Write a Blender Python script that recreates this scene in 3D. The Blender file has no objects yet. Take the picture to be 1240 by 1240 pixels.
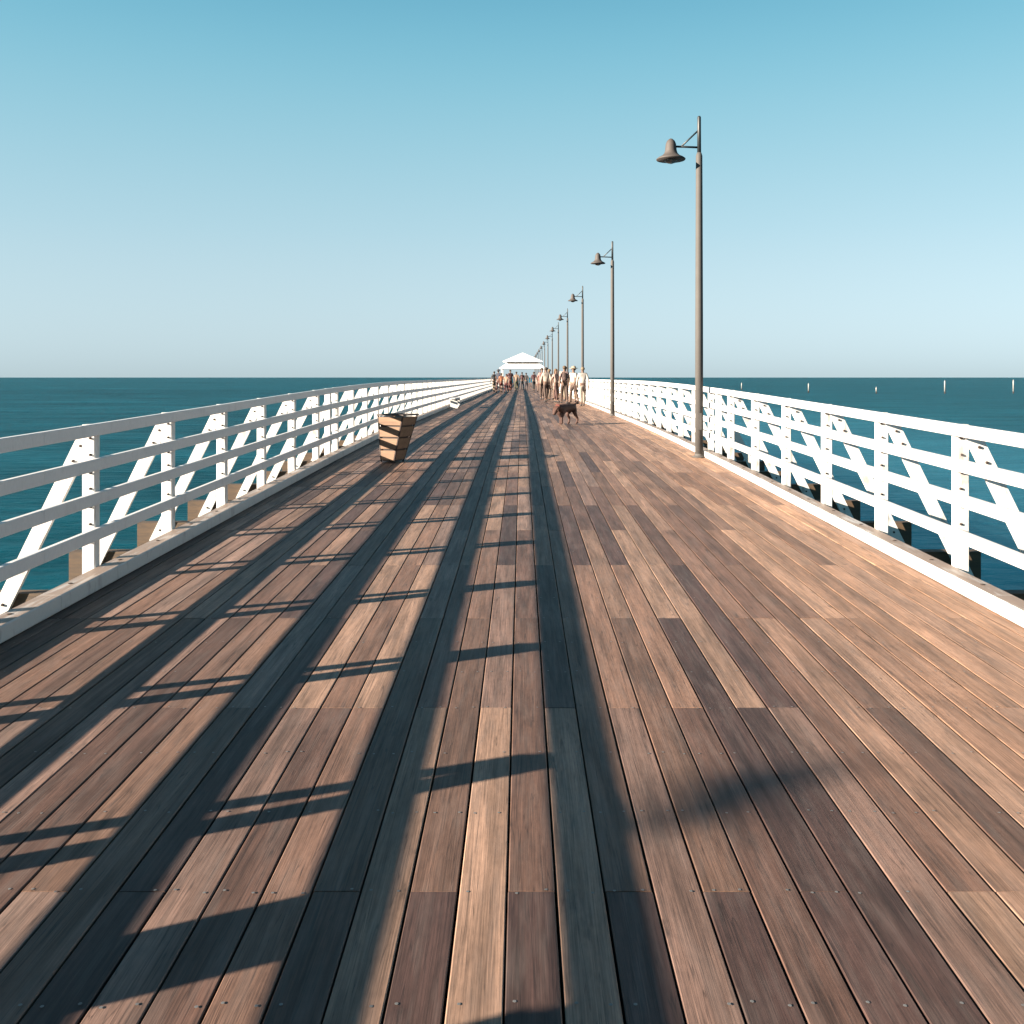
import bpy, math, random
from mathutils import Vector, Matrix
random.seed(7)
S = bpy.context.scene
COL = S.collection

# ------------------------------------------------------------------ camera
EYE = 1.60
cam = bpy.data.cameras.new('camera')
cam.sensor_width = 36.0
cam.lens = 36.0 * 1150 / 1240
cam.shift_x = -11.5 / 1240            # level camera, picture cropped off-centre
cam.shift_y = -163.0 / 1240
cam.clip_start = 0.05
cam.clip_end = 90000
cam_o = bpy.data.objects.new('camera', cam)
COL.objects.link(cam_o)
cam_o.location = (-0.03, 0, EYE)
cam_o.rotation_euler = (math.radians(90), 0, 0)
S.camera = cam_o

# ------------------------------------------------------------------ sky and sun
TO_SUN = Vector((-1.0, -0.44, 0.325)).normalized()
EL = math.asin(TO_SUN.z)
AZ = math.atan2(TO_SUN.x, TO_SUN.y)
SKY = [(0.0, (.50, .62, .66)), (1.0, (.035, .10, .24)), (.07, (.51, .67, .73)), (.15, (.46, .68, .78)), (.27, (.31, .64, .78)), (.38, (.17, .53, .72)), (.6, (.07, .23, .42))]
W = bpy.data.worlds.new('World')
S.world = W
W.use_nodes = True
wn, wl = W.node_tree.nodes, W.node_tree.links
bg = wn['Background']
sky = wn.new('ShaderNodeTexSky')
sky.sky_type = 'NISHITA'
sky.sun_disc = False
sky.sun_elevation = EL
sky.sun_rotation = AZ
sky.altitude = 0
sky.air_density = 1.0
sky.dust_density = 0.6
sky.ozone_density = 1.0
# the Nishita sky gives the brightness round the horizon; its hue is graded by height to the photograph's teal
lum = wn.new('ShaderNodeRGBToBW')
wl.new(sky.outputs['Color'], lum.inputs[0])
gain = wn.new('ShaderNodeMath'); gain.operation = 'MULTIPLY_ADD'
gain.inputs[1].default_value = 0.28 / 3.3
gain.inputs[2].default_value = .73
wl.new(lum.outputs[0], gain.inputs[0])
wtc = wn.new('ShaderNodeTexCoord')
wsx = wn.new('ShaderNodeSeparateXYZ')
wl.new(wtc.outputs['Generated'], wsx.inputs[0])
hue = wn.new('ShaderNodeValToRGB')
hue.color_ramp.interpolation = 'B_SPLINE'
for i, (p, c) in enumerate(SKY):
    e = hue.color_ramp.elements[i] if i < 2 else hue.color_ramp.elements.new(p)
    e.position = p
    e.color = c + (1,)
wl.new(wsx.outputs[2], hue.inputs[0])
sc = wn.new('ShaderNodeVectorMath'); sc.operation = 'SCALE'
wl.new(hue.outputs['Color'], sc.inputs[0]); wl.new(gain.outputs[0], sc.inputs['Scale'])
sc2 = wn.new('ShaderNodeVectorMath'); sc2.operation = 'SCALE'
wl.new(sc.outputs['Vector'], sc2.inputs[0]); sc2.inputs['Scale'].default_value = 3.53
wl.new(sc2.outputs['Vector'], bg.inputs['Color'])
bg.inputs['Strength'].default_value = 0.05

sun = bpy.data.lights.new('sun', 'SUN')
sun.energy = 5.0
sun.angle = math.radians(0.42)
sun.color = (1.0, 0.86, 0.70)
sun_o = bpy.data.objects.new('sun', sun)
COL.objects.link(sun_o)
sun_o.rotation_euler = TO_SUN.to_track_quat('Z', 'Y').to_euler()
sun_o.location = TO_SUN * 40

S.view_settings.view_transform = 'Standard'
S.view_settings.look = 'None'
S.view_settings.gamma = 1.0
S.view_settings.use_curve_mapping = False
S.view_settings.exposure = 2.5
S.render.engine = 'CYCLES'
S.cycles.use_denoising = True
S.cycles.max_bounces = 6
S.cycles.sample_clamp_indirect = 8

# ------------------------------------------------------------------ helpers
class MB:
    """collects vertices and faces; build() links them as one mesh object"""
    def __init__(s):
        s.v, s.f, s.mi = [], [], []
    def add(s, vs, fs, m=0):
        n = len(s.v)
        s.v += [tuple(p) for p in vs]
        for f in fs:
            s.f.append(tuple(i + n for i in f)); s.mi.append(m)
        return s
    def hexa(s, b, t, m=0):
        return s.add(list(b) + list(t), [(3, 2, 1, 0), (4, 5, 6, 7), (0, 1, 5, 4), (1, 2, 6, 5), (2, 3, 7, 6), (3, 0, 4, 7)], m)
    def box(s, x0, x1, y0, y1, z0, z1, m=0):
        return s.hexa([(x0, y0, z0), (x1, y0, z0), (x1, y1, z0), (x0, y1, z0)],
                      [(x0, y0, z1), (x1, y0, z1), (x1, y1, z1), (x0, y1, z1)], m)
    def cbox(s, x0, x1, y0, y1, z0, z1, c=0.006, m=0):
        """box along y with chamfered long edges"""
        pr = [(x0 + c, z0), (x1 - c, z0), (x1, z0 + c), (x1, z1 - c), (x1 - c, z1), (x0 + c, z1), (x0, z1 - c), (x0, z0 + c)]
        n = 8
        vs = [(x, y0, z) for x, z in pr] + [(x, y1, z) for x, z in pr]
        fs = [tuple(range(n)), tuple(range(2 * n - 1, n - 1, -1))]
        fs += [(i, i + n, (i + 1) % n + n, (i + 1) % n) for i in range(n)]
        return s.add(vs, fs, m)
    def vbox(s, x0, x1, y0, y1, z0, z1, c=0.006, m=0):
        """upright post with chamfered corners"""
        pr = [(x0 + c, y0), (x1 - c, y0), (x1, y0 + c), (x1, y1 - c), (x1 - c, y1), (x0 + c, y1), (x0, y1 - c), (x0, y0 + c)]
        n = 8
        vs = [(x, y, z0) for x, y in pr] + [(x, y, z1) for x, y in pr]
        fs = [tuple(range(n - 1, -1, -1)), tuple(range(n, 2 * n))]
        fs += [(i, (i + 1) % n, (i + 1) % n + n, i + n) for i in range(n)]
        return s.add(vs, fs, m)
    def lathe(s, prof, cx=0, cy=0, n=20, m=0):
        vs, fs = [], []
        k = len(prof)
        for r, z in prof:
            for i in range(n):
                a = 2 * math.pi * i / n
                vs.append((cx + r * math.cos(a), cy + r * math.sin(a), z))
        for j in range(k - 1):
            for i in range(n):
                fs.append((j * n + i, j * n + (i + 1) % n, (j + 1) * n + (i + 1) % n, (j + 1) * n + i))
        fs.append(tuple(range(n - 1, -1, -1)))
        fs.append(tuple((k - 1) * n + i for i in range(n)))
        return s.add(vs, fs, m)
    def tube(s, a, b, ra, rb=None, n=10, m=0):
        a, b = Vector(a), Vector(b)
        rb = ra if rb is None else rb
        q = (b - a).to_track_quat('Z', 'Y')
        vs = []
        for p, r in ((a, ra), (b, rb)):
            for i in range(n):
                t = 2 * math.pi * i / n
                vs.append(p + q @ Vector((r * math.cos(t), r * math.sin(t), 0)))
        fs = [(i, (i + 1) % n, (i + 1) % n + n, i + n) for i in range(n)]
        fs += [tuple(range(n - 1, -1, -1)), tuple(range(n, 2 * n))]
        return s.add(vs, fs, m)
    def ball(s, c, r, nu=12, nv=8, m=0, rot=None):
        c = Vector(c)
        vs = [c + Vector((0, 0, -r[2])) if rot is None else c + rot @ Vector((0, 0, -r[2]))]
        for j in range(1, nv):
            p = -math.pi / 2 + math.pi * j / nv
            for i in range(nu):
                t = 2 * math.pi * i / nu
                d = Vector((r[0] * math.cos(p) * math.cos(t), r[1] * math.cos(p) * math.sin(t), r[2] * math.sin(p)))
                vs.append(c + (d if rot is None else rot @ d))
        d = Vector((0, 0, r[2]))
        vs.append(c + (d if rot is None else rot @ d))
        fs = [(0, 1 + (i + 1) % nu, 1 + i) for i in range(nu)]
        for j in range(nv - 2):
            o = 1 + j * nu
            fs += [(o + i, o + (i + 1) % nu, o + nu + (i + 1) % nu, o + nu + i) for i in range(nu)]
        o = 1 + (nv - 2) * nu
        fs += [(o + i, o + (i + 1) % nu, len(vs) - 1) for i in range(nu)]
        return s.add(vs, fs, m)
    def mesh(s, name, mats, smooth=False):
        me = bpy.data.meshes.new(name)
        me.from_pydata(s.v, [], s.f)
        for m in (mats if isinstance(mats, (list, tuple)) else [mats]):
            me.materials.append(m)
        me.polygons.foreach_set('material_index', s.mi)
        if smooth:
            me.polygons.foreach_set('use_smooth', [True] * len(me.polygons))
        me.update()
        return me
    def build(s, name, mats, parent=None, smooth=False):
        return link(name, s.mesh(name, mats, smooth), parent)

def link(name, me, parent=None, loc=None, rot=None):
    o = bpy.data.objects.new(name, me)
    COL.objects.link(o)
    if parent: o.parent = parent
    if loc is not None: o.location = loc
    if rot is not None: o.rotation_euler = rot
    return o

def tag(o, label=None, cat=None, group=None, kind=None):
    if label: o['label'] = label
    if cat: o['category'] = cat
    if group: o['group'] = group
    if kind: o['kind'] = kind
    return o

def empty(name, loc=(0, 0, 0), rz=0.0):
    o = bpy.data.objects.new(name, None)
    COL.objects.link(o)
    o.location = loc
    o.rotation_euler = (0, 0, rz)
    o.empty_display_size = 0.2
    return o

def zp(y):
    """height of the deck: rises gently, then runs level"""
    if y <= 12: return 0.02 * y
    if y >= 26: return 0.38
    t = y - 12
    return 0.24 + 0.02 * t * (1 - t / 28)

def slope(y):
    return math.atan((zp(y + .05) - zp(y - .05)) / .1)

# ------------------------------------------------------------------ materials
def new_mat(name):
    m = bpy.data.materials.new(name)
    m.use_nodes = True
    return m, m.node_tree.nodes, m.node_tree.links, m.node_tree.nodes['Principled BSDF']

def mathn(n, l, op, a, b=None, clamp=False):
    x = n.new('ShaderNodeMath'); x.operation = op; x.use_clamp = clamp
    for i, v in enumerate((a, b)):
        if v is None: continue
        if isinstance(v, (int, float)): x.inputs[i].default_value = v
        else: l.new(v, x.inputs[i])
    return x.outputs[0]

def mixc(n, l, fac, a, b, mode='MIX'):
    x = n.new('ShaderNodeMix'); x.data_type = 'RGBA'; x.blend_type = mode
    for k, v in (('Factor', fac), ('A', a), ('B', b)):
        if isinstance(v, (int, float)): x.inputs[k].default_value = v
        elif isinstance(v, tuple): x.inputs[k].default_value = v if len(v) == 4 else v + (1,)
        else: l.new(v, x.inputs[k])
    return x.outputs['Result']

def noise(n, l, vec, scale, detail=4, rough=.55, dist=0.0):
    x = n.new('ShaderNodeTexNoise')
    x.inputs['Scale'].default_value = scale
    x.inputs['Detail'].default_value = detail
    x.inputs['Roughness'].default_value = rough
    x.inputs['Distortion'].default_value = dist
    if vec is not None: l.new(vec, x.inputs['Vector'])
    return x.outputs['Fac']

def ramp(n, l, fac, stops):
    x = n.new('ShaderNodeValToRGB')
    e = x.color_ramp.elements
    while len(e) < len(stops): e.new(.5)
    for el, (p, c) in zip(e, stops):
        el.position = p
        el.color = (c, c, c, 1) if isinstance(c, (int, float)) else tuple(c) + (1,)
    l.new(fac, x.inputs['Fac'])
    return x.outputs['Color']

def mapping(n, l, vec, scale, loc=None):
    x = n.new('ShaderNodeMapping')
    x.inputs['Scale'].default_value = scale
    l.new(vec, x.inputs['Vector'])
    if loc is not None: l.new(loc, x.inputs['Location'])
    return x.outputs['Vector']

def wood_planks(name, single):
    """weathered hardwood; each plank has its own tone and its own stretch of grain"""
    m, n, l, b = new_mat(name)
    tc = n.new('ShaderNodeTexCoord')
    if single:
        oi = n.new('ShaderNodeObjectInfo')
        base = oi.outputs['Color']
        off = mathn(n, l, 'MULTIPLY', oi.outputs['Random'], 90.0)
    else:
        at = n.new('ShaderNodeAttribute'); at.attribute_name = 'tone'
        base = at.outputs['Color']
        off = mathn(n, l, 'MULTIPLY', at.outputs['Fac'], 900.0)
    cv = n.new('ShaderNodeCombineXYZ')
    l.new(off, cv.inputs[0]); l.new(off, cv.inputs[1]); l.new(off, cv.inputs[2])
    v1 = mapping(n, l, tc.outputs['Object'], (30, 1.0, 30), cv.outputs[0])
    v2 = mapping(n, l, tc.outputs['Object'], (190, 3.6, 90), cv.outputs[0])
    v3 = mapping(n, l, tc.outputs['Object'], (12.0, 1.5, 12.0), cv.outputs[0])
    v4 = mapping(n, l, tc.outputs['Object'], (55, 20, 55), cv.outputs[0])
    g1 = noise(n, l, v1, 1.0, 6, .66, .5)
    g2 = noise(n, l, v2, 1.0, 3, .6, .2)
    g3 = noise(n, l, v3, 1.0, 3, .55, .4)
    g4 = noise(n, l, v4, 1.0, 2, .6)
    a = ramp(n, l, g1, [(.28, .60), (.48, 1.0), (.72, 1.30)])
    c = mixc(n, l, 1.0, base, a, 'MULTIPLY')
    c = mixc(n, l, .7, c, ramp(n, l, g2, [(.3, .55), (.5, 1.0), (.75, 1.4)]), 'MULTIPLY')
    c = mixc(n, l, 1.0, c, ramp(n, l, g3, [(.28, .60), (.5, 1.0), (.72, 1.32)]), 'MULTIPLY')
    c = mixc(n, l, .5, c, ramp(n, l, g4, [(.3, .72), (.55, 1.0), (.8, 1.18)]), 'MULTIPLY')
    # knots and dark blotches
    vo = n.new('ShaderNodeTexVoronoi'); vo.inputs['Scale'].default_value = 1.0
    l.new(mapping(n, l, tc.outputs['Object'], (7.5, 1.9, 7.5), cv.outputs[0]), vo.inputs['Vector'])
    kn = mathn(n, l, 'ADD', vo.outputs['Distance'], mathn(n, l, 'MULTIPLY', mathn(n, l, 'SUBTRACT', g4, .5), .22))
    c = mixc(n, l, .8, c, ramp(n, l, kn, [(.03, .42), (.10, .85), (.2, 1.0)]), 'MULTIPLY')
    # drying cracks along the grain
    g5 = noise(n, l, mapping(n, l, tc.outputs['Object'], (34, .75, 34), cv.outputs[0]), 1.0, 2, .5, 1.2)
    ck = mathn(n, l, 'ABSOLUTE', mathn(n, l, 'SUBTRACT', g5, .56))
    c = mixc(n, l, 1.0, c, ramp(n, l, ck, [(.0, .45), (.018, 1.0)]), 'MULTIPLY')
    # greyed weathering patches
    w = ramp(n, l, noise(n, l, v3, 2.3, 3), [(.46, 0.0), (.78, .24)])
    c = mixc(n, l, w, c, (.150, .124, .112))
    l.new(c, b.inputs['Base Color'])
    l.new(ramp(n, l, g1, [(.2, .72), (.8, .5)]), b.inputs['Roughness'])
    b.inputs['Specular IOR Level'].default_value = .35
    h = mathn(n, l, 'ADD', mathn(n, l, 'MULTIPLY', g1, .6), mathn(n, l, 'MULTIPLY', g2, .5))
    bp = n.new('ShaderNodeBump')
    bp.inputs['Strength'].default_value = .45
    bp.inputs['Distance'].default_value = .004
    l.new(h, bp.inputs['Height'])
    l.new(bp.outputs['Normal'], b.inputs['Normal'])
    return m

def timber(name, col, dark):
    m, n, l, b = new_mat(name)
    tc = n.new('ShaderNodeTexCoord')
    g = noise(n, l, mapping(n, l, tc.outputs['Object'], (3, 14, 22)), 1.0, 4, .6, .8)
    l.new(mixc(n, l, ramp(n, l, g, [(.3, 0.0), (.7, 1.0)]), dark, col), b.inputs['Base Color'])
    b.inputs['Roughness'].default_value = .75
    bp = n.new('ShaderNodeBump'); bp.inputs['Strength'].default_value = .4; bp.inputs['Distance'].default_value = .005
    l.new(g, bp.inputs['Height']); l.new(bp.outputs['Normal'], b.inputs['Normal'])
    return m

def paint(name, col=(.46, .45, .435), stain=(.085, .062, .045), amount=.55, top_wear=0.0, wear=(.13, .092, .07), rough=.5):
    """outdoor paint with stains, worn through to the timber on top faces when top_wear > 0"""
    m, n, l, b = new_mat(name)
    ge = n.new('ShaderNodeNewGeometry')
    p = ge.outputs['Position']
    s1 = noise(n, l, mapping(n, l, p, (9, 9, 3)), 1.0, 5, .62, .3)
    s2 = noise(n, l, mapping(n, l, p, (46, 46, 30)), 1.0, 3, .6)
    f = mathn(n, l, 'MULTIPLY', ramp(n, l, s1, [(.56, 0.0), (.70, 1.0)]), amount)
    c = mixc(n, l, f, col, stain)
    c = mixc(n, l, .5, c, ramp(n, l, s2, [(.3, .86), (.6, 1.0)]), 'MULTIPLY')
    if top_wear > 0:
        sx = n.new('ShaderNodeSeparateXYZ'); l.new(ge.outputs['True Normal'], sx.inputs[0])
        up = mathn(n, l, 'GREATER_THAN', sx.outputs[2], .8)
        s3 = noise(n, l, mapping(n, l, p, (16, 2.2, 8)), 1.0, 5, .65, .5)
        wf = mathn(n, l, 'MULTIPLY', mathn(n, l, 'MULTIPLY', ramp(n, l, s3, [(.27, 0.0), (.50, 1.0)]), up), top_wear)
        c = mixc(n, l, wf, c, mixc(n, l, s1, wear, tuple(x * 1.5 for x in wear)))
    l.new(c, b.inputs['Base Color'])
    b.inputs['Roughness'].default_value = rough
    bp = n.new('ShaderNodeBump'); bp.inputs['Strength'].default_value = .25; bp.inputs['Distance'].default_value = .003
    l.new(s2, bp.inputs['Height']); l.new(bp.outputs['Normal'], b.inputs['Normal'])
    return m

def plain(name, col, rough=.6, metal=0.0, var=.18, scale=18):
    m, n, l, b = new_mat(name)
    tc = n.new('ShaderNodeTexCoord')
    g = noise(n, l, tc.outputs['Object'], scale, 3)
    l.new(mixc(n, l, 1.0, col, ramp(n, l, g, [(.3, 1 - var), (.7, 1 + var)]), 'MULTIPLY'), b.inputs['Base Color'])
    b.inputs['Roughness'].default_value = rough
    b.inputs['Metallic'].default_value = metal
    return m

def water():
    m, n, l, b = new_mat('sea water')
    ge = n.new('ShaderNodeNewGeometry')
    p = ge.outputs['Position']
    big = noise(n, l, mapping(n, l, p, (.004, .016, 1)), 1.0, 4, .6, .4)
    mid = noise(n, l, mapping(n, l, p, (.035, .11, 1)), 1.0, 5, .6, .5)
    fine = noise(n, l, mapping(n, l, p, (.5, 1.0, 1)), 1.0, 5, .6, .4)
    f = mathn(n, l, 'ADD', mathn(n, l, 'ADD', mathn(n, l, 'MULTIPLY', big, .34), mathn(n, l, 'MULTIPLY', mid, .4)), mathn(n, l, 'MULTIPLY', fine, .26))
    c = mixc(n, l, ramp(n, l, f, [(.40, 0.0), (.60, 1.0)]), (.0012, .027, .040), (.0066, .070, .100))
    # water painted paler on the lamp-post side to offset the pier's shadow
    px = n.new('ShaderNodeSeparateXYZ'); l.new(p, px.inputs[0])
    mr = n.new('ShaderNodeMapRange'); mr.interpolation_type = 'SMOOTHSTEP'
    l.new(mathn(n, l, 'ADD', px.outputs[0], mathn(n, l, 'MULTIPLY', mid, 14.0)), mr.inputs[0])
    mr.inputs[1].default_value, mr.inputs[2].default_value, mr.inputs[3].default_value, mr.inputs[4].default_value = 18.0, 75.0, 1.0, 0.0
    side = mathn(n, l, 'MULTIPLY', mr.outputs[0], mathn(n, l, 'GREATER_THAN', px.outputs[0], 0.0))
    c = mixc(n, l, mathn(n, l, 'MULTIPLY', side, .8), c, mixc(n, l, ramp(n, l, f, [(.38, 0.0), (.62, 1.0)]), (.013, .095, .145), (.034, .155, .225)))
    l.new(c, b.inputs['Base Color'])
    b.inputs['Roughness'].default_value = .35
    b.inputs['IOR'].default_value = 1.33
    b.inputs['Specular IOR Level'].default_value = .005
    b.subsurface_method = 'BURLEY'
    b.inputs['Subsurface Weight'].default_value = .9
    b.inputs['Subsurface Radius'].default_value = (.5, .9, 1.0)
    b.inputs['Subsurface Scale'].default_value = 40.0
    h = mathn(n, l, 'ADD', mathn(n, l, 'MULTIPLY', mid, 1.0), mathn(n, l, 'MULTIPLY', fine, .30))
    bp = n.new('ShaderNodeBump'); bp.inputs['Strength'].default_value = .8; bp.inputs['Distance'].default_value = 1.2
    l.new(h, bp.inputs['Height']); l.new(bp.outputs['Normal'], b.inputs['Normal'])
    return m

M_PLANK = wood_planks('weathered deck plank', True)
M_PLANKING = wood_planks('weathered deck planking', False)
M_JOIST = timber('old dark joist timber', (.10, .07, .05), (.05, .035, .027))
M_BEAM = timber('brown outrigger timber', (.070, .040, .018), (.032, .02, .012))
M_WHITE = paint('white railing paint')
M_RAIL = paint('white rail paint', (.46, .452, .45), amount=.12)
M_KERB = paint('worn white kerb paint', (.36, .355, .35), top_wear=.95)
M_STEEL = plain('dull steel screw head', (.16, .155, .15), .5, .5)
M_RUST = plain('rusty bolt', (.022, .013, .01), .9)
M_POLE = plain('grey brown lamp pole paint', (.047, .043, .040), .8, .0, .08, 6)
M_LAMP = plain('dark slate lamp paint', (.012, .016, .018), .5, .0, .1, 8)
M_HOOD = plain('weathered lamp hood paint', (.042, .035, .032), .75, .0, .12, 9)
M_LENS = plain('frosted lamp glass', (.07, .07, .068), .3)
M_ROOF = paint('white pavilion roof paint', (.56, .555, .55), amount=.08)
M_MARK = paint('marker post paint', (.20, .20, .195), amount=.2)
M_VENT = plain('grey green vent panel', (.05, .06, .05), .6)
M_BIN = timber('pale tan bin slat', (.17, .10, .058), (.10, .056, .032))
M_BINFRAME = plain('dark brown bin frame', (.022, .012, .009), .7)

# ------------------------------------------------------------------ the sea
SEA = -4.0
R = 40000
sea = MB()
sea.add([(-R, -R, SEA), (R, -R, SEA), (R, R, SEA), (-R, R, SEA)], [(0, 1, 2, 3)])
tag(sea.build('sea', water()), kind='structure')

# ------------------------------------------------------------------ pier deck
Y0, Y1 = -9.0, 222.0
N, PITCH = 41, 0.1463
HALF = N * PITCH / 2
deck = tag(empty('pier_deck'), kind='structure')
LEN = 3.0
def plank_mesh(mb, x, y0, y1, f0, f1, gap=.0070):
    w = (PITCH - gap) / 2
    c, t = .0030, .042
    pr = [(-w, -t), (w, -t), (w, -c), (w - c, 0), (-w + c, 0), (-w, -c)]
    n = 6
    vs = [(x + a, y0, f0 + z) for a, z in pr] + [(x + a, y1, f1 + z) for a, z in pr]
    fs = [tuple(range(n)), tuple(range(2 * n - 1, n - 1, -1))]
    fs += [(i, i + n, (i + 1) % n + n, (i + 1) % n) for i in range(n)]
    mb.add(vs, fs)

TONES = [(.205, .124, .088), (.230, .142, .102), (.160, .095, .070), (.290, .190, .138), (.118, .069, .052),
         (.255, .158, .112), (.195, .120, .088), (.345, .232, .168), (.140, .083, .063), (.225, .150, .120), (.270, .188, .152), (.175, .108, .078)]
def tone(i):
    c = random.choice(TONES)
    if random.random() < .12: c = (.088, .052, .044)
    x = (i - 20) / 20
    k = random.uniform(.80, 1.20)
    warm = min(1.0, max(0.0, (x - .42) / .5)) * random.uniform(.55, 1.0)   # warmer boards beside the lamp-side kerb
    hon = random.choice([(.42, .262, .168), (.47, .30, .195), (.35, .205, .125), (.43, .28, .195)])
    c = tuple(a * (1 - warm) + b * warm for a, b in zip(c, hon))
    return tuple(a * k * g * .53 for a, g in zip(c, (1.02, .935, .90)))

pl = []
for i in range(N):
    ph = 0.0 if (i % 2 == 0) != (random.random() < .22) else 1.5
    y = 2.85 + ph - 15.0
    x = (i - 20) * PITCH
    while y < Y1:
        a, b = max(y, Y0), min(y + LEN, Y1)
        if b - a > .2:
            vis = max(a, 1.9)
            inside = b > 2.0 and abs(x) < .575 * max(b, 0.1)
            pl.append((vis if inside else 1e6 + a, i, x, a, b, tone(i)))
        y += LEN
pl.sort()
me_plank = MB(); plank_mesh(me_plank, 0, -LEN / 2 + .0015, LEN / 2 - .0015, 0, 0)
me_plank = me_plank.mesh('plank', M_PLANK)
rest = MB(); rest_t = []
for k, (_, i, x, a, b, t) in enumerate(pl):
    if k < 300 and b - a > LEN - .01:
        ym = (a + b) / 2
        za, zb = zp(a), zp(b)
        o = link('plank', me_plank, deck, (x + random.uniform(-.001, .001), ym, (za + zb) / 2 + random.uniform(-.0012, .0012)),
                 (math.atan((zb - za) / (b - a)), 0, 0))
        o.color = t + (1,)
    else:
        n0 = len(rest.f)
        dz = random.uniform(-.001, .001)
        plank_mesh(rest, x, a + .0015, b - .0015, zp(a) + dz, zp(b) + dz)
        rest_t += [t] * (len(rest.f) - n0)
me = rest.mesh('planking', M_PLANKING)
at = me.attributes.new('tone', 'FLOAT_COLOR', 'FACE')
at.data.foreach_set('color', [v for t in rest_t for v in (*t, 1.0)])
tag(link('planking', me, deck), kind='stuff')

# screw heads, two on every joist
scr = MB()
y = .85
while y < 9:
    for i in range(N):
        x = (i - 20) * PITCH
        if abs(x) > .6 * y + .2: continue
        for dx in (-.042, .042):
            if random.random() < .35: continue
            for dy in (0,):
                cx, cy = x + dx + random.uniform(-.006, .006), y + dy + random.uniform(-.012, .012)
                z = zp(cy) + .0018
                r = .0052
                scr.add([(cx + r * math.cos(q * math.pi / 4), cy + r * math.sin(q * math.pi / 4), z + (.0004 if q % 2 else 0)) for q in range(8)],
                        [tuple(range(8))])
    y += .5
tag(scr.build('screw_heads', M_STEEL, deck), kind='stuff')

# joists under the planks, edge beams
js = MB()
y = Y0 + .1
while y < Y1:
    js.box(-HALF - .05, HALF + .05, y - .045, y + .045, zp(y) - .215, zp(y) - .047)
    y += .5
tag(js.build('joists', M_JOIST, deck), kind='stuff')
sl = MB()  # added dark sheet below the joists that blacks out the plank gaps
for a, b in ((Y0, 12), (12, 16), (16, 21), (21, 26), (26, Y1)):
    sl.hexa([(-2.9, a, zp(a) - .235), (2.9, a, zp(a) - .235), (2.9, b, zp(b) - .235), (-2.9, b, zp(b) - .235)],
            [(-2.9, a, zp(a) - .219), (2.9, a, zp(a) - .219), (2.9, b, zp(b) - .219), (-2.9, b, zp(b) - .219)])
sl.build('added_backing', M_JOIST, deck)

def sections(y0, y1, L):
    y = y0
    while y < y1 - .01:
        yield y, min(y + L, y1)
        y += L

me_kerb = MB().cbox(-.0725, .0725, -1.498, 1.498, 0.004, .105, .008).mesh('kerb', M_KERB)
me_edge = MB().box(-.05, .05, -1.499, 1.499, -.30, -.05).mesh('edge_beam', M_JOIST)
for sx in (-1, 1):
    for a, b in sections(Y0, Y1, 3.0):
        ym = (a + b) / 2
        rot = (math.atan((zp(b) - zp(a)) / (b - a)), 0, 0)
        zz = (zp(a) + zp(b)) / 2
        link('kerb', me_kerb, deck, (sx * 3.008, ym, zz), rot)
        link('edge_beam', me_edge, deck, (sx * 3.018, ym, zz - .003), rot)

# outrigger beams that carry the braces
POST0, DP = 6.85, 1.5
posts = []
k = -10
while POST0 + k * DP < Y1 - .4:
    if POST0 + k * DP > Y0 + .3: posts.append(POST0 + k * DP)
    k += 1
me_out = {}
for sx in (-1, 1):
    mb = MB(); x0, x1 = sorted((sx * 2.7, sx * 4.05))
    mb.box(x0, x1, .083, .205, -.42, -.115)
    me_out[sx] = mb.mesh('outrigger_beam', M_BEAM)
for sx in (-1, 1):
    for y in posts:
        link('outrigger_beam', me_out[sx], deck, (0, y + .0, zp(y)))

me_pile = MB().lathe([(.17, -6.5), (.16, -.425)], n=14).mesh('pile', M_JOIST, True)
for y in posts[::4]:
    for x in (-2.75, 2.75):
        link('pile', me_pile, deck, (x, y + .14, zp(y)))

kb = MB()
for sx in (-1, 1):
    y = .3
    while y < 24:
        kb.lathe([(.016, zp(y) + .106), (.016, zp(y) + .1085), (.009, zp(y) + .110)], sx * (3.02 + random.uniform(-.012, .012)), y + random.uniform(-.03, .03), 8)
        y += .75
tag(kb.build('kerb_bolts', M_RUST, deck), kind='stuff')

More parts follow.
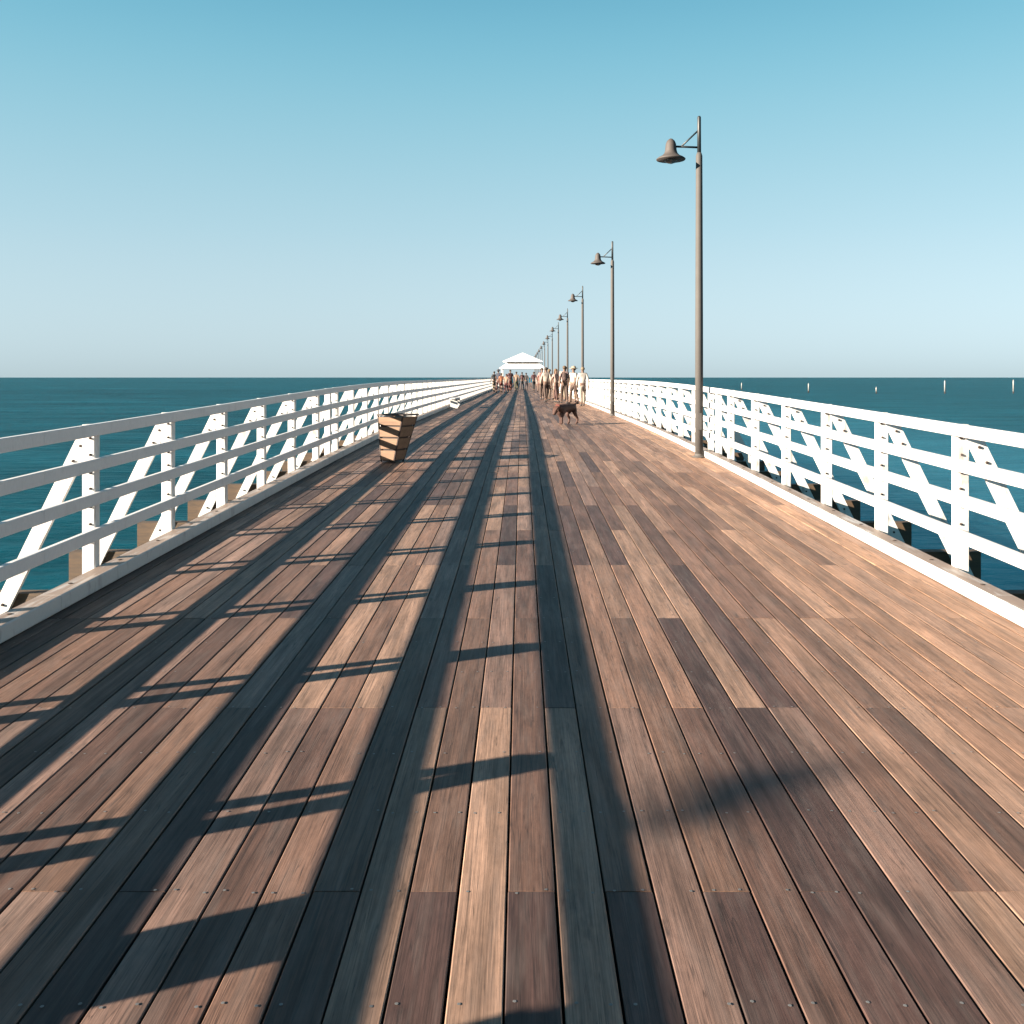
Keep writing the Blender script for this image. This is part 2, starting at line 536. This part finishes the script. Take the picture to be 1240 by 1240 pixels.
# ------------------------------------------------------------------ railings
RAIL_H = (1.092, .843, .600, .346)
def railing(sx, label):
    r = tag(empty('railing', (sx * 3.135, 0, 0)), label, 'railing', 'white railings on both edges of the pier')
    # rails sit on the deck side of the posts: local x is measured from the post line
    x0, x1 = sorted((sx * -.049, sx * -.090))
    me_r = MB().cbox(x0, x1, -1.4985, 1.4985, -.043, .043, .005).mesh('rail', M_RAIL)
    me_p = MB().vbox(-.047, .047, -.042, .042, -.112, 1.125, .007).mesh('post', M_WHITE)
    br = MB()
    a, b = Vector((sx * .045, 0, 1.075)), Vector((sx * .72, 0, -.30))
    dx = .060
    for q, (y0, y1, wq) in enumerate(((.0435, .080, dx) if sx < 0 else (-.080, -.0435, dx),)):
        br.hexa([(b.x - wq, y0, b.z), (b.x + wq, y0, b.z), (b.x + wq, y1, b.z), (b.x - wq, y1, b.z)],
                [(a.x - wq, y0, a.z), (a.x + wq, y0, a.z), (a.x + wq, y1, a.z), (a.x - wq, y1, a.z)])
    me_b = br.mesh('brace', M_WHITE)
    bo = MB()
    for h in RAIL_H:
        for dz in (.065, -.065):
            zz = h + dz
            if zz > 1.1: continue
            bo.tube((sx * random.uniform(-.022, -.006), -.040, zz), (sx * -.012, -.053, zz), .0095, .008, 8)
    me_bolt = bo.mesh('bolts', M_RUST)
    bb = MB()
    for t in (.08, .16, .92):
        c = a.lerp(b, t)
        bb.tube((c.x, (.048 if sx < 0 else -.078), c.z), (c.x, (.032 if sx < 0 else -.092), c.z), .012, .009, 8)
    me_bb = bb.mesh('bolts', M_RUST)
    for h in RAIL_H:
        for y0, y1 in sections(Y0, Y1, 3.0):
            if y1 - y0 < 2.9: continue
            ym = (y0 + y1) / 2
            link('rail', me_r, r, (0, ym, (zp(y0) + zp(y1)) / 2 + h), (math.atan((zp(y1) - zp(y0)) / (y1 - y0)), 0, 0))
    for y in posts:
        p = link('post', me_p, r, (0, y, zp(y)))
        q = link('brace', me_b, r, (0, y + random.uniform(-.012, .012), zp(y)), (0, 0, random.uniform(-.015, .015)))
        if 0 < y < 16:
            tag(link('bolts', me_bolt, p), kind='stuff')
            tag(link('bolts', me_bb, q), kind='stuff')
    link('post', me_p, r, (0, 15.23, zp(15.23)))           # doubled post at the movement joint
    return r
railing(-1, 'white timber railing whose rails throw long shadow stripes across the deck')
railing(1, 'sunlit white timber railing behind the row of lamp posts')

# ------------------------------------------------------------------ lamp posts
ORD = ['first', 'second', 'third', 'fourth', 'fifth', 'sixth', 'seventh', 'eighth', 'ninth', 'tenth', 'eleventh', 'twelfth', 'thirteenth', 'fourteenth']
def lamp():
    r = empty('street_lamp')
    MB().lathe([(.066, 0), (.063, 2.2), (.053, 4.90), (.036, 4.955)], n=20).build('pole', M_POLE, r, True)
    MB().lathe([(.11, 0.002), (.11, .018), (.075, .026), (.07, .06)], n=20).build('base_plate', M_POLE, r)
    MB().lathe([(.033, 4.93), (.030, 5.53), (.018, 5.55)], n=12).build('mast', M_LAMP, r, True)
    MB().cbox(-.028, .028, -.071, -.055, .45, .72, .004).build('access_hatch', M_POLE, r)
    MB().tube((-.02, 0, 5.04), (-.40, 0, 5.055), .017).build('arm', M_LAMP, r, True)
    MB().tube((-.02, 0, 5.31), (-.29, 0, 5.055), .014).build('strut', M_LAMP, r, True)
    MB().lathe([(.232, 4.835), (.238, 4.85), (.205, 4.875), (.145, 4.905), (.108, 4.945), (.094, 4.99), (.088, 5.06), (.082, 5.10),
                (.062, 5.145), (.030, 5.175), (.008, 5.185)], cx=-.46, n=24).build('hood', M_HOOD, r, True)
    MB().lathe([(.02, 4.775), (.07, 4.79), (.10, 4.815), (.11, 4.833)], cx=-.46, n=20).build('lens', M_LENS, r, True)
    return r
L0 = lamp()
for k in range(14):
    y = 15.45 + 14.75 * k
    if k == 0: o = L0
    else:
        o = L0.copy(); COL.objects.link(o)
        for ch in L0.children:
            c = ch.copy(); COL.objects.link(c); c.parent = o
    o.location = (2.86, y, zp(y) + .001)
    if k == 0: lab = 'tallest grey lamp post with bell-shaped hood, first of the row along the railing'
    elif y < 120: lab = 'grey lamp post with bell-shaped hood, %s of the row counted from the tallest' % ORD[k]
    else: lab = 'small lamp post rising beyond the pavilion roof, %s of the row counted from the tallest' % ORD[k]
    tag(o, lab, 'lamp post', 'lamp posts along the pier')

# ------------------------------------------------------------------ slatted bin
def timber_bin(loc, rz):
    r = tag(empty('litter_bin', loc, rz), 'tapered litter bin of pale tan timber slats standing on the deck', 'litter bin')
    H = .72
    # outline at height fraction t: (half width, half depth, x offset) - narrow foot, wide mouth
    def rect(t, grow=0.0):
        w = .122 + .108 * t + grow
        d = .15 + .075 * t + grow
        ox = .10 * t - .02
        return [(ox - w, -d), (ox + w, -d), (ox + w, d), (ox - w, d)]
    for q, (t0, t1) in enumerate(((.05, .25), .29 and (.29, .51), (.55, .76), (.80, .97))):
        b, t = rect(t0), rect(t1)
        bi, ti = rect(t0, -.022), rect(t1, -.022)
        for s in range(4):
            e = (s + 1) % 4
            mb = MB()
            def pt(rc, u, z): return (rc[s][0] * (1 - u) + rc[e][0] * u, rc[s][1] * (1 - u) + rc[e][1] * u, z * H)
            mb.hexa([pt(b, .03, t0), pt(b, .97, t0), pt(bi, .97, t0), pt(bi, .03, t0)],
                    [pt(t, .03, t1), pt(t, .97, t1), pt(ti, .97, t1), pt(ti, .03, t1)])
            mb.build('slat', M_BIN, r)
    b, t = rect(.02, -.03), rect(.96, -.03)
    MB().hexa([(x, y, .02 * H) for x, y in b], [(x, y, .96 * H) for x, y in t]).build('liner', M_BINFRAME, r)
    for s in range(4):
        b, t = rect(0, -.012)[s], rect(1, -.012)[s]
        MB().tube((b[0], b[1], 0), (t[0], t[1], H), .016, n=6).build('corner_bar', M_BINFRAME, r)
    o, i = rect(1, .008), rect(1, -.035)
    mb = MB()
    for s in range(4):
        e = (s + 1) % 4
        mb.hexa([(*o[s], H), (*o[e], H), (*i[e], H), (*i[s], H)], [(*o[s], H + .022), (*o[e], H + .022), (*i[e], H + .022), (*i[s], H + .022)])
    mb.build('rim', M_BINFRAME, r)
timber_bin((-2.02, 14.75, zp(14.75) + .003), math.radians(-24))

# ------------------------------------------------------------------ low white bench beside the kerb
bn = tag(empty('bench', (-2.70, 38.2, zp(38.2) + .002)), 'low white bench beside the kerb beyond the slatted bin', 'bench')
for k in range(3):
    MB().cbox(-.16 + k * .11, -.06 + k * .11, -.9, .9, .36, .40, .006).build('seat_board', M_WHITE, bn)
for y in (-.7, .7):
    MB().box(-.14, .15, y - .04, y + .04, 0, .358).build('leg', M_WHITE, bn)

# ------------------------------------------------------------------ pavilion at the far end
PY = 126.6
pv = tag(empty('pavilion', (.12, PY, .382)), 'white pavilion with a two-tier hipped roof spanning the pier', 'pavilion')
def hip(mb, w0, z0, w1, z1, th=.12):
    b = [(-w0, -w0), (w0, -w0), (w0, w0), (-w0, w0)]
    t = [(-w1, -w1), (w1, -w1), (w1, w1), (-w1, w1)]
    mb.hexa([(x, y, z0 - th) for x, y in b], [(x, y, z0) for x, y in b])
    mb.hexa([(x, y, z0 + .002) for x, y in b], [(x, y, z1) for x, y in t])
mb = MB(); hip(mb, 3.05, 2.45, 2.1, 3.10); mb.build('lower_roof', M_ROOF, pv)
mb = MB(); hip(mb, 2.60, 3.36, .06, 4.50); mb.build('upper_roof', M_ROOF, pv)
for sx, sy in ((1, 0), (-1, 0), (0, 1), (0, -1)):
    for k in range(4):
        u0, u1 = -1.9 + k * .97, -1.9 + k * .97 + .89
        if sx: MB().box(sx * 1.95 - .04, sx * 1.95 + .04, u0, u1, 3.105, 3.238).build('vent_panel', M_VENT, pv)
        else: MB().box(u0, u1, sy * 1.95 - .04, sy * 1.95 + .04, 3.105, 3.238).build('vent_panel', M_VENT, pv)
for sx in (-1, 1):
    for sy in (-1, 0, 1):
        MB().vbox(sx * 2.72 - .09, sx * 2.72 + .09, sy * 2.9 - .09, sy * 2.9 + .09, 0, 2.33).build('post', M_WHITE, pv)

# ------------------------------------------------------------------ marker posts in the sea
for k, (x, d, h) in enumerate(((898, 420, 3.4), (979, 350, 3.6), (1061, 330, 2.4), (1144, 330, 4.7), (1227, 332, 4.9))):
    X = (x - 631.5) * d / 1150
    r = empty('marker_post', (X, d, SEA))
    MB().lathe([(.20, -.8), (.20, .7)], n=14).build('footing', M_RUST, r, True)
    MB().lathe([(.22, .7), (.22, h - .5), (.18, h - .45), (.04, h)], n=14).build('sleeve', M_MARK, r, True)
    tag(r, ['white marker post standing in the sea, its tip just above the sunlit rail',
            'white marker post standing in the sea, second from the tall lamp post',
            'shortest white marker post standing in the sea, hardly above the water',
            'white marker post standing in the sea between the shortest post and the outermost one',
            'white marker post standing in the sea, the outermost from the pier'][k], 'marker post', 'white marker posts in the sea')

# ------------------------------------------------------------------ people
_mc = {}
def colour(c, rough=.8):
    key = tuple(round(x, 3) for x in c)
    if key not in _mc: _mc[key] = plain('cloth and skin %d' % len(_mc), tuple(v * .30 for v in c), rough, 0, .12, 30)
    return _mc[key]

def skin(name, verts, edges, radii, mat, parent, root=0, lev=1):
    me = bpy.data.meshes.new(name)
    me.from_pydata(verts, edges, [])
    me.materials.append(mat)
    o = link(name, me, parent)
    o.modifiers.new('skin', 'SKIN')
    sv = me.skin_vertices[0].data
    for i, r in enumerate(radii):
        sv[i].radius = r if isinstance(r, tuple) else (r, r)
        sv[i].use_root = (i == root)
    su = o.modifiers.new('smooth', 'SUBSURF'); su.levels = lev; su.render_levels = lev
    o.modifiers['skin'].use_smooth_shade = True
    return o

def person(x, y, rz, label, top, bottom, shoes=(.05, .04, .04), hair=(.05, .03, .02), tone=(.34, .20, .14), h=1.72,
           stride=.2, swing=.16, shorts=False, long_sleeve=False, long_hair=False, hat=None, bag=None, group=None):
    r = tag(empty('person', (x, y, zp(y) + .003), rz), label, 'person', group)
    k = h / 1.74
    def P(a, b, c): return (a * k, b * k, c * k)
    # legs: s=+1 right; forward is +y
    J = {}
    for s in (-1, 1):
        f = stride * s
        J['hip', s] = P(.085 * s, 0, .90)
        J['knee', s] = P(.095 * s, f * .55 + .03, .50)
        J['ankle', s] = P(.095 * s, f - (.02 if f > 0 else .0), .085 + (.05 if f < 0 else 0))
        J['toe', s] = P(.10 * s, f + .14, .04)
        g = -swing * s
        J['sh', s] = P(.165 * s, 0, 1.42)
        J['el', s] = P(.235 * s, g * .5 - .03, 1.14)
        J['wr', s] = P(.245 * s, g + .04, .90)
        J['palm', s] = P(.245 * s, g + .06, .83)
    V, E, Rr = [], [], []
    def add(p, rad, prev=None):
        V.append(p); Rr.append(tuple(q * k for q in rad) if isinstance(rad, tuple) else rad * k)
        if prev is not None: E.append((prev, len(V) - 1))
        return len(V) - 1
    pel = add(P(0, 0, .93), (.15, .105))
    wa = add(P(0, 0, 1.10), (.135, .095), pel)
    ch = add(P(0, .005, 1.30), (.155, .11), wa)
    nb = add(P(0, 0, 1.45), (.075, .065), ch)
    nk = add(P(0, .012, 1.52), .05, nb)
    hd = add(P(0, .02, 1.60), (.072, .085), nk)
    ht = add(P(0, .01, 1.69), (.07, .085), hd)
    for s in (-1, 1):
        a = add(J['sh', s], .055, ch); b = add(J['el', s], .042, a); c = add(J['wr', s], .028, b)
        pm = add(J['palm', s], (.036, .018), c)
        px, py, pz = J['palm', s]
        for q, fl in enumerate((.075, .085, .08, .062)):
            f0 = add((px + (-.0) * k, py + (q - 1.5) * .020 * k, pz - .045 * k), .0095, pm)
            add((px - .010 * s * k, py + (q - 1.5) * .022 * k, pz - (.045 + fl * .8) * k), .008, f0)
        add((px - .012 * s * k, py + .052 * k, pz - .012 * k), .010, pm)
        a = add(J['hip', s], .085, pel); b = add(J['knee', s], .058, a); c = add(J['ankle', s], .04, b)
        add(J['toe', s], (.04, .03), c)
    skin('body', V, E, Rr, colour(tone), r)
    # face: nose and ears are set on the head as part of the hair-free front
    hb = MB()
    hb.ball(P(0, -.015, 1.665), [v * k for v in (.092, .105, .085)], 12, 8)
    if long_hair: hb.ball(P(0, -.075, 1.55), [v * k for v in (.08, .05, .13)], 10, 8)
    hb.build('hair', colour(hair), r, True)
    if hat:
        MB().lathe([(v * k, z * k) for v, z in ((.20, 1.685), (.19, 1.70), (.105, 1.715), (.10, 1.76), (.07, 1.80), (.01, 1.81))], 0, -.005, 14).build('hat', colour(hat), r, True)
    if bag:
        bm = MB(); bm.ball(P(0, -.16, 1.24), [v * k for v in (.14, .085, .20)], 10, 8)
        bm.ball(P(0, -.23, 1.14), [v * k for v in (.10, .05, .10)], 8, 6)
        bm.build('backpack', colour(bag), r, True)
    # shirt
    V, E, Rr = [], [], []
    pel = add(P(0, 0, .95), (.165, .12)); wa = add(P(0, 0, 1.10), (.15, .11), pel)
    ch = add(P(0, .005, 1.30), (.172, .126), wa); add(P(0, 0, 1.455), (.085, .075), ch)
    for s in (-1, 1):
        a = add(J['sh', s], .072, ch)
        e = Vector(J['sh', s]).lerp(Vector(J['el', s]), .75) if not long_sleeve else J['el', s]
        a = add(tuple(e), .058, a)
        if long_sleeve: add(J['wr', s], .042, a)
    skin('shirt', V, E, Rr, colour(top), r)
    V, E, Rr = [], [], []
    pel = add(P(0, 0, .965), (.155, .115)); pb = add(P(0, 0, .90), (.155, .118), pel)
    for s in (-1, 1):
        a = add(J['hip', s], .10, pb)
        kn = Vector(J['knee', s])
        if shorts: add(tuple(Vector(J['hip', s]).lerp(kn, .85)), .085, a)
        else:
            b = add(tuple(kn), .075, a)
            add(tuple(Vector(J['ankle', s]) + Vector((0, 0, .02))), .058, b)
    skin('shorts' if shorts else 'trousers', V, E, Rr, colour(bottom), r)
    for s in (-1, 1):
        a, t = Vector(J['ankle', s]), Vector(J['toe', s])
        m = (a + t) / 2; m.z = .045 * k
        MB().ball(m, (.05 * k, .135 * k, .045 * k), 10, 6).build('shoe', colour(shoes), r, True)
    return r

BLK, NAVY, RED, MAR, PEACH, CREAM, TAN, BRN = (.03, .033, .038), (.03, .045, .09), (.30, .05, .035), (.12, .03, .035), (.72, .42, .30), (.74, .62, .52), (.40, .29, .20), (.12, .065, .045)
G1 = 'people gathered before the pavilion'
for x, y, rz, lab, kw in [
    (-2.30, 79, .3, 'person in dark top and pale trousers, closest to the shaded railing', dict(top=BLK, bottom=TAN)),
    (-1.90, 77, -.4, 'person in navy top and dark red trousers near the shaded railing', dict(hat=(.1, .1, .12), top=NAVY, bottom=(.16, .035, .03), h=1.82)),
    (-1.60, 74, .2, 'person in an orange top and red shorts among the small crowd', dict(top=(.62, .22, .10), bottom=RED, h=1.55, shorts=True)),
    (-1.24, 76, 2.9, 'person in a peach top and maroon trousers among the small crowd', dict(top=PEACH, bottom=(.20, .04, .04), h=1.5, long_hair=True)),
    (-.95, 78, 3.4, 'person in a maroon top and red brown trousers among the small crowd', dict(top=MAR, bottom=(.22, .055, .04), h=1.84)),
    (-.48, 84, 0, 'person in a tan top and olive trousers beside the walking couple', dict(top=(.55, .36, .25), bottom=(.16, .15, .07))),
    (.02, 91, .1, 'person in charcoal clothes, one of a walking couple before the pavilion', dict(bag=(.12, .03, .03), top=(.05, .04, .045), bottom=(.10, .09, .10))),
    (.42, 92, -.1, 'person in dark grey top and slate trousers, other one of the walking couple', dict(top=(.07, .06, .06), bottom=(.13, .12, .14), h=1.66)),
    (1.08, 86, .2, 'person in a maroon top and dark trousers between couple and pale clothed group', dict(top=MAR, bottom=BLK)),
    (1.52, 80, 2.6, 'person in a dusty red top and rust shorts beside the pale clothed group', dict(top=(.42, .16, .14), bottom=(.25, .09, .06), shorts=True, h=1.6)),
]:
    person(x, y, rz, lab, group=G1, **kw)
G2 = 'pale clothed people strolling on the sunny side'
for x, y, rz, lab, kw in [
    (1.20, 47.5, .2, 'person in a cream top and brown trousers, innermost of the strolling pale group', dict(stride=.3, top=CREAM, bottom=BRN, long_sleeve=True)),
    (1.66, 46.6, 3.9, 'person in a peach top and maroon trousers strolling in the pale group', dict(top=(.76, .52, .44), hair=(.26, .15, .07), bottom=(.12, .04, .03), long_hair=True, h=1.64)),
    (1.98, 44.5, .1, 'person with a backpack, dusty pink top and brown trousers among the strolling pale group', dict(stride=-.28, swing=-.22, hair=(.20, .12, .06), bag=(.10, .05, .04), top=(.70, .46, .42), bottom=BRN, h=1.76)),
    (2.36, 43.4, 2.2, 'person in a sun hat, off white top and brown shorts beside the third lamp post', dict(hat=(.62, .5, .36), top=(.78, .70, .62), bottom=BRN, shorts=True, h=1.68)),
    (1.44, 50.5, .3, 'person in a pale peach top and sand trousers, rearmost of the strolling pale group', dict(top=(.78, .60, .50), bottom=(.50, .36, .28), hair=(.30, .20, .10), h=1.66)),
    (1.86, 52.0, 2.8, 'person in a blush pink dress-length top and sand shorts behind the backpack carrier', dict(top=(.80, .58, .54), bottom=(.55, .40, .30), shorts=True, long_hair=True, hair=(.22, .12, .06), h=1.63)),
    (2.22, 49.0, .4, 'person in a cream long-sleeved top and khaki trousers behind the sun hat wearer', dict(top=(.80, .72, .60), bottom=(.34, .26, .18), long_sleeve=True, h=1.78)),
    (2.50, 46.5, 3.0, 'person in a white top, tan trousers and straw hat, outermost of the pale group', dict(top=(.84, .78, .70), bottom=(.42, .30, .20), hat=(.60, .46, .28), h=1.7)),
    (2.58, 40.5, .1, 'person in a white top and pale sand trousers close to the sunlit railing', dict(top=(.84, .76, .68), bottom=(.62, .50, .40), long_sleeve=True, hair=(.35, .26, .16), h=1.66, stride=.26)),
    (1.10, 52.5, 3.3, 'person in a rose top and dark brown trousers beside the rearmost pale walker', dict(top=(.70, .36, .32), bottom=BRN, h=1.74)),
]:
    person(x, y, rz, lab, group=G2, **kw)

# ------------------------------------------------------------------ dog
def dog(loc, rz):
    r = tag(empty('dog', loc, rz), 'dark brown dog walking on the sunny side of the deck', 'dog')
    V, E, Rr = [], [], []
    def add(p, rad, prev=None):
        V.append(p); Rr.append(tuple(v * 1.2 for v in rad) if isinstance(rad, tuple) else rad * 1.25)
        if prev is not None: E.append((prev, len(V) - 1))
        return len(V) - 1
    hip = add((0, -.26, .45), (.085, .10)); bl = add((0, -.05, .44), (.085, .095), hip); ch = add((0, .18, .44), (.095, .13), bl)
    nk = add((0, .35, .47), .065, ch); hd = add((0, .44, .37), (.062, .06), nk); mz = add((0, .52, .26), (.032, .032), hd)
    t1 = add((0, -.38, .50), .025, hip); add((0, -.52, .60), .014, t1)
    for s in (-1, 1):
        f = .07 * s
        a = add((.075 * s, -.27, .36), .06, hip); b = add((.08 * s, -.22 + f, .26), .04, a); c = add((.08 * s, -.33 + f, .15), .026, b); d = add((.08 * s, -.31 + f, .03), .024, c); add((.08 * s, -.25 + f, .022), .022, d)
        a = add((.075 * s, .20, .33), .05, ch); b = add((.075 * s, .20 - f, .19), .03, a); c = add((.075 * s, .20 - f, .03), .024, b); add((.075 * s, .25 - f, .022), .022, c)
        a = add((.06 * s, .42, .42), .022, hd); add((.085 * s, .43, .35), .014, a)
    skin('body', V, E, Rr, colour((.125, .045, .026)), r)
    MB().lathe([(.072, .0), (.078, .012), (.072, .024)], n=14).build('collar', colour((.25, .05, .03)), r)
    c = r.children[-1]; c.location = (0, .33, .475); c.rotation_euler = (math.radians(-105), 0, 0)
dog((1.12, 24.6, zp(24.6) + .002), math.radians(140))

# ------------------------------------------------------------------ just outside the frame: rail plate and gull whose shadows fall in view
pq = tag(empty('notice_plate', (-3.065, 1.62, zp(1.62))), 'small white notice plate fixed between the rails of the shaded railing', 'notice plate')
MB().cbox(-.012, .004, -.15, .16, .56, .865, .004).build('plate', M_WHITE, pq)
gp = Vector((.70, 3.46, .07)) + TO_SUN * 25
g = tag(empty('gull', gp, math.atan2(.44, .8)), 'grey and white gull gliding over the water beside the shaded railing', 'gull')
gb = MB()
gb.ball((0, 0, 0), (.07, .21, .07), 14, 10)
gb.ball((0, .21, .03), (.045, .06, .045), 12, 8)
gb.build('body', M_ROOF, g, True)
for s_ in (-1, 1):
    wb = MB()
    st = [(.04, .10, -.09, .03), (.26, .15, -.05, .07), (.42, .10, -.09, .05), (.62, -.04, -.12, .01)]
    for (xa, fa, ba, za), (xb, fb, bb_, zb) in zip(st, st[1:]):
        wb.hexa([(s_ * xa, fa, za), (s_ * xb, fb, zb), (s_ * xb, bb_, zb - .006), (s_ * xa, ba, za - .006)],
                [(s_ * xa, fa, za + .022), (s_ * xb, fb, zb + .014), (s_ * xb, bb_, zb + .002), (s_ * xa, ba, za + .004)])
    wb.build('wing', colour((.35, .36, .38)), g)
MB().tube((0, .26, .028), (0, .32, .018), .014, .004).build('beak', colour((.6, .4, .06)), g)
MB().hexa([(-.03, -.18, -.01), (.03, -.18, -.01), (.07, -.33, -.01), (-.07, -.33, -.01)], [(-.03, -.18, .012), (.03, -.18, .012), (.07, -.33, .0), (-.07, -.33, .0)]).build('tail', M_ROOF, g)
g.scale = (.86, .86, .86)
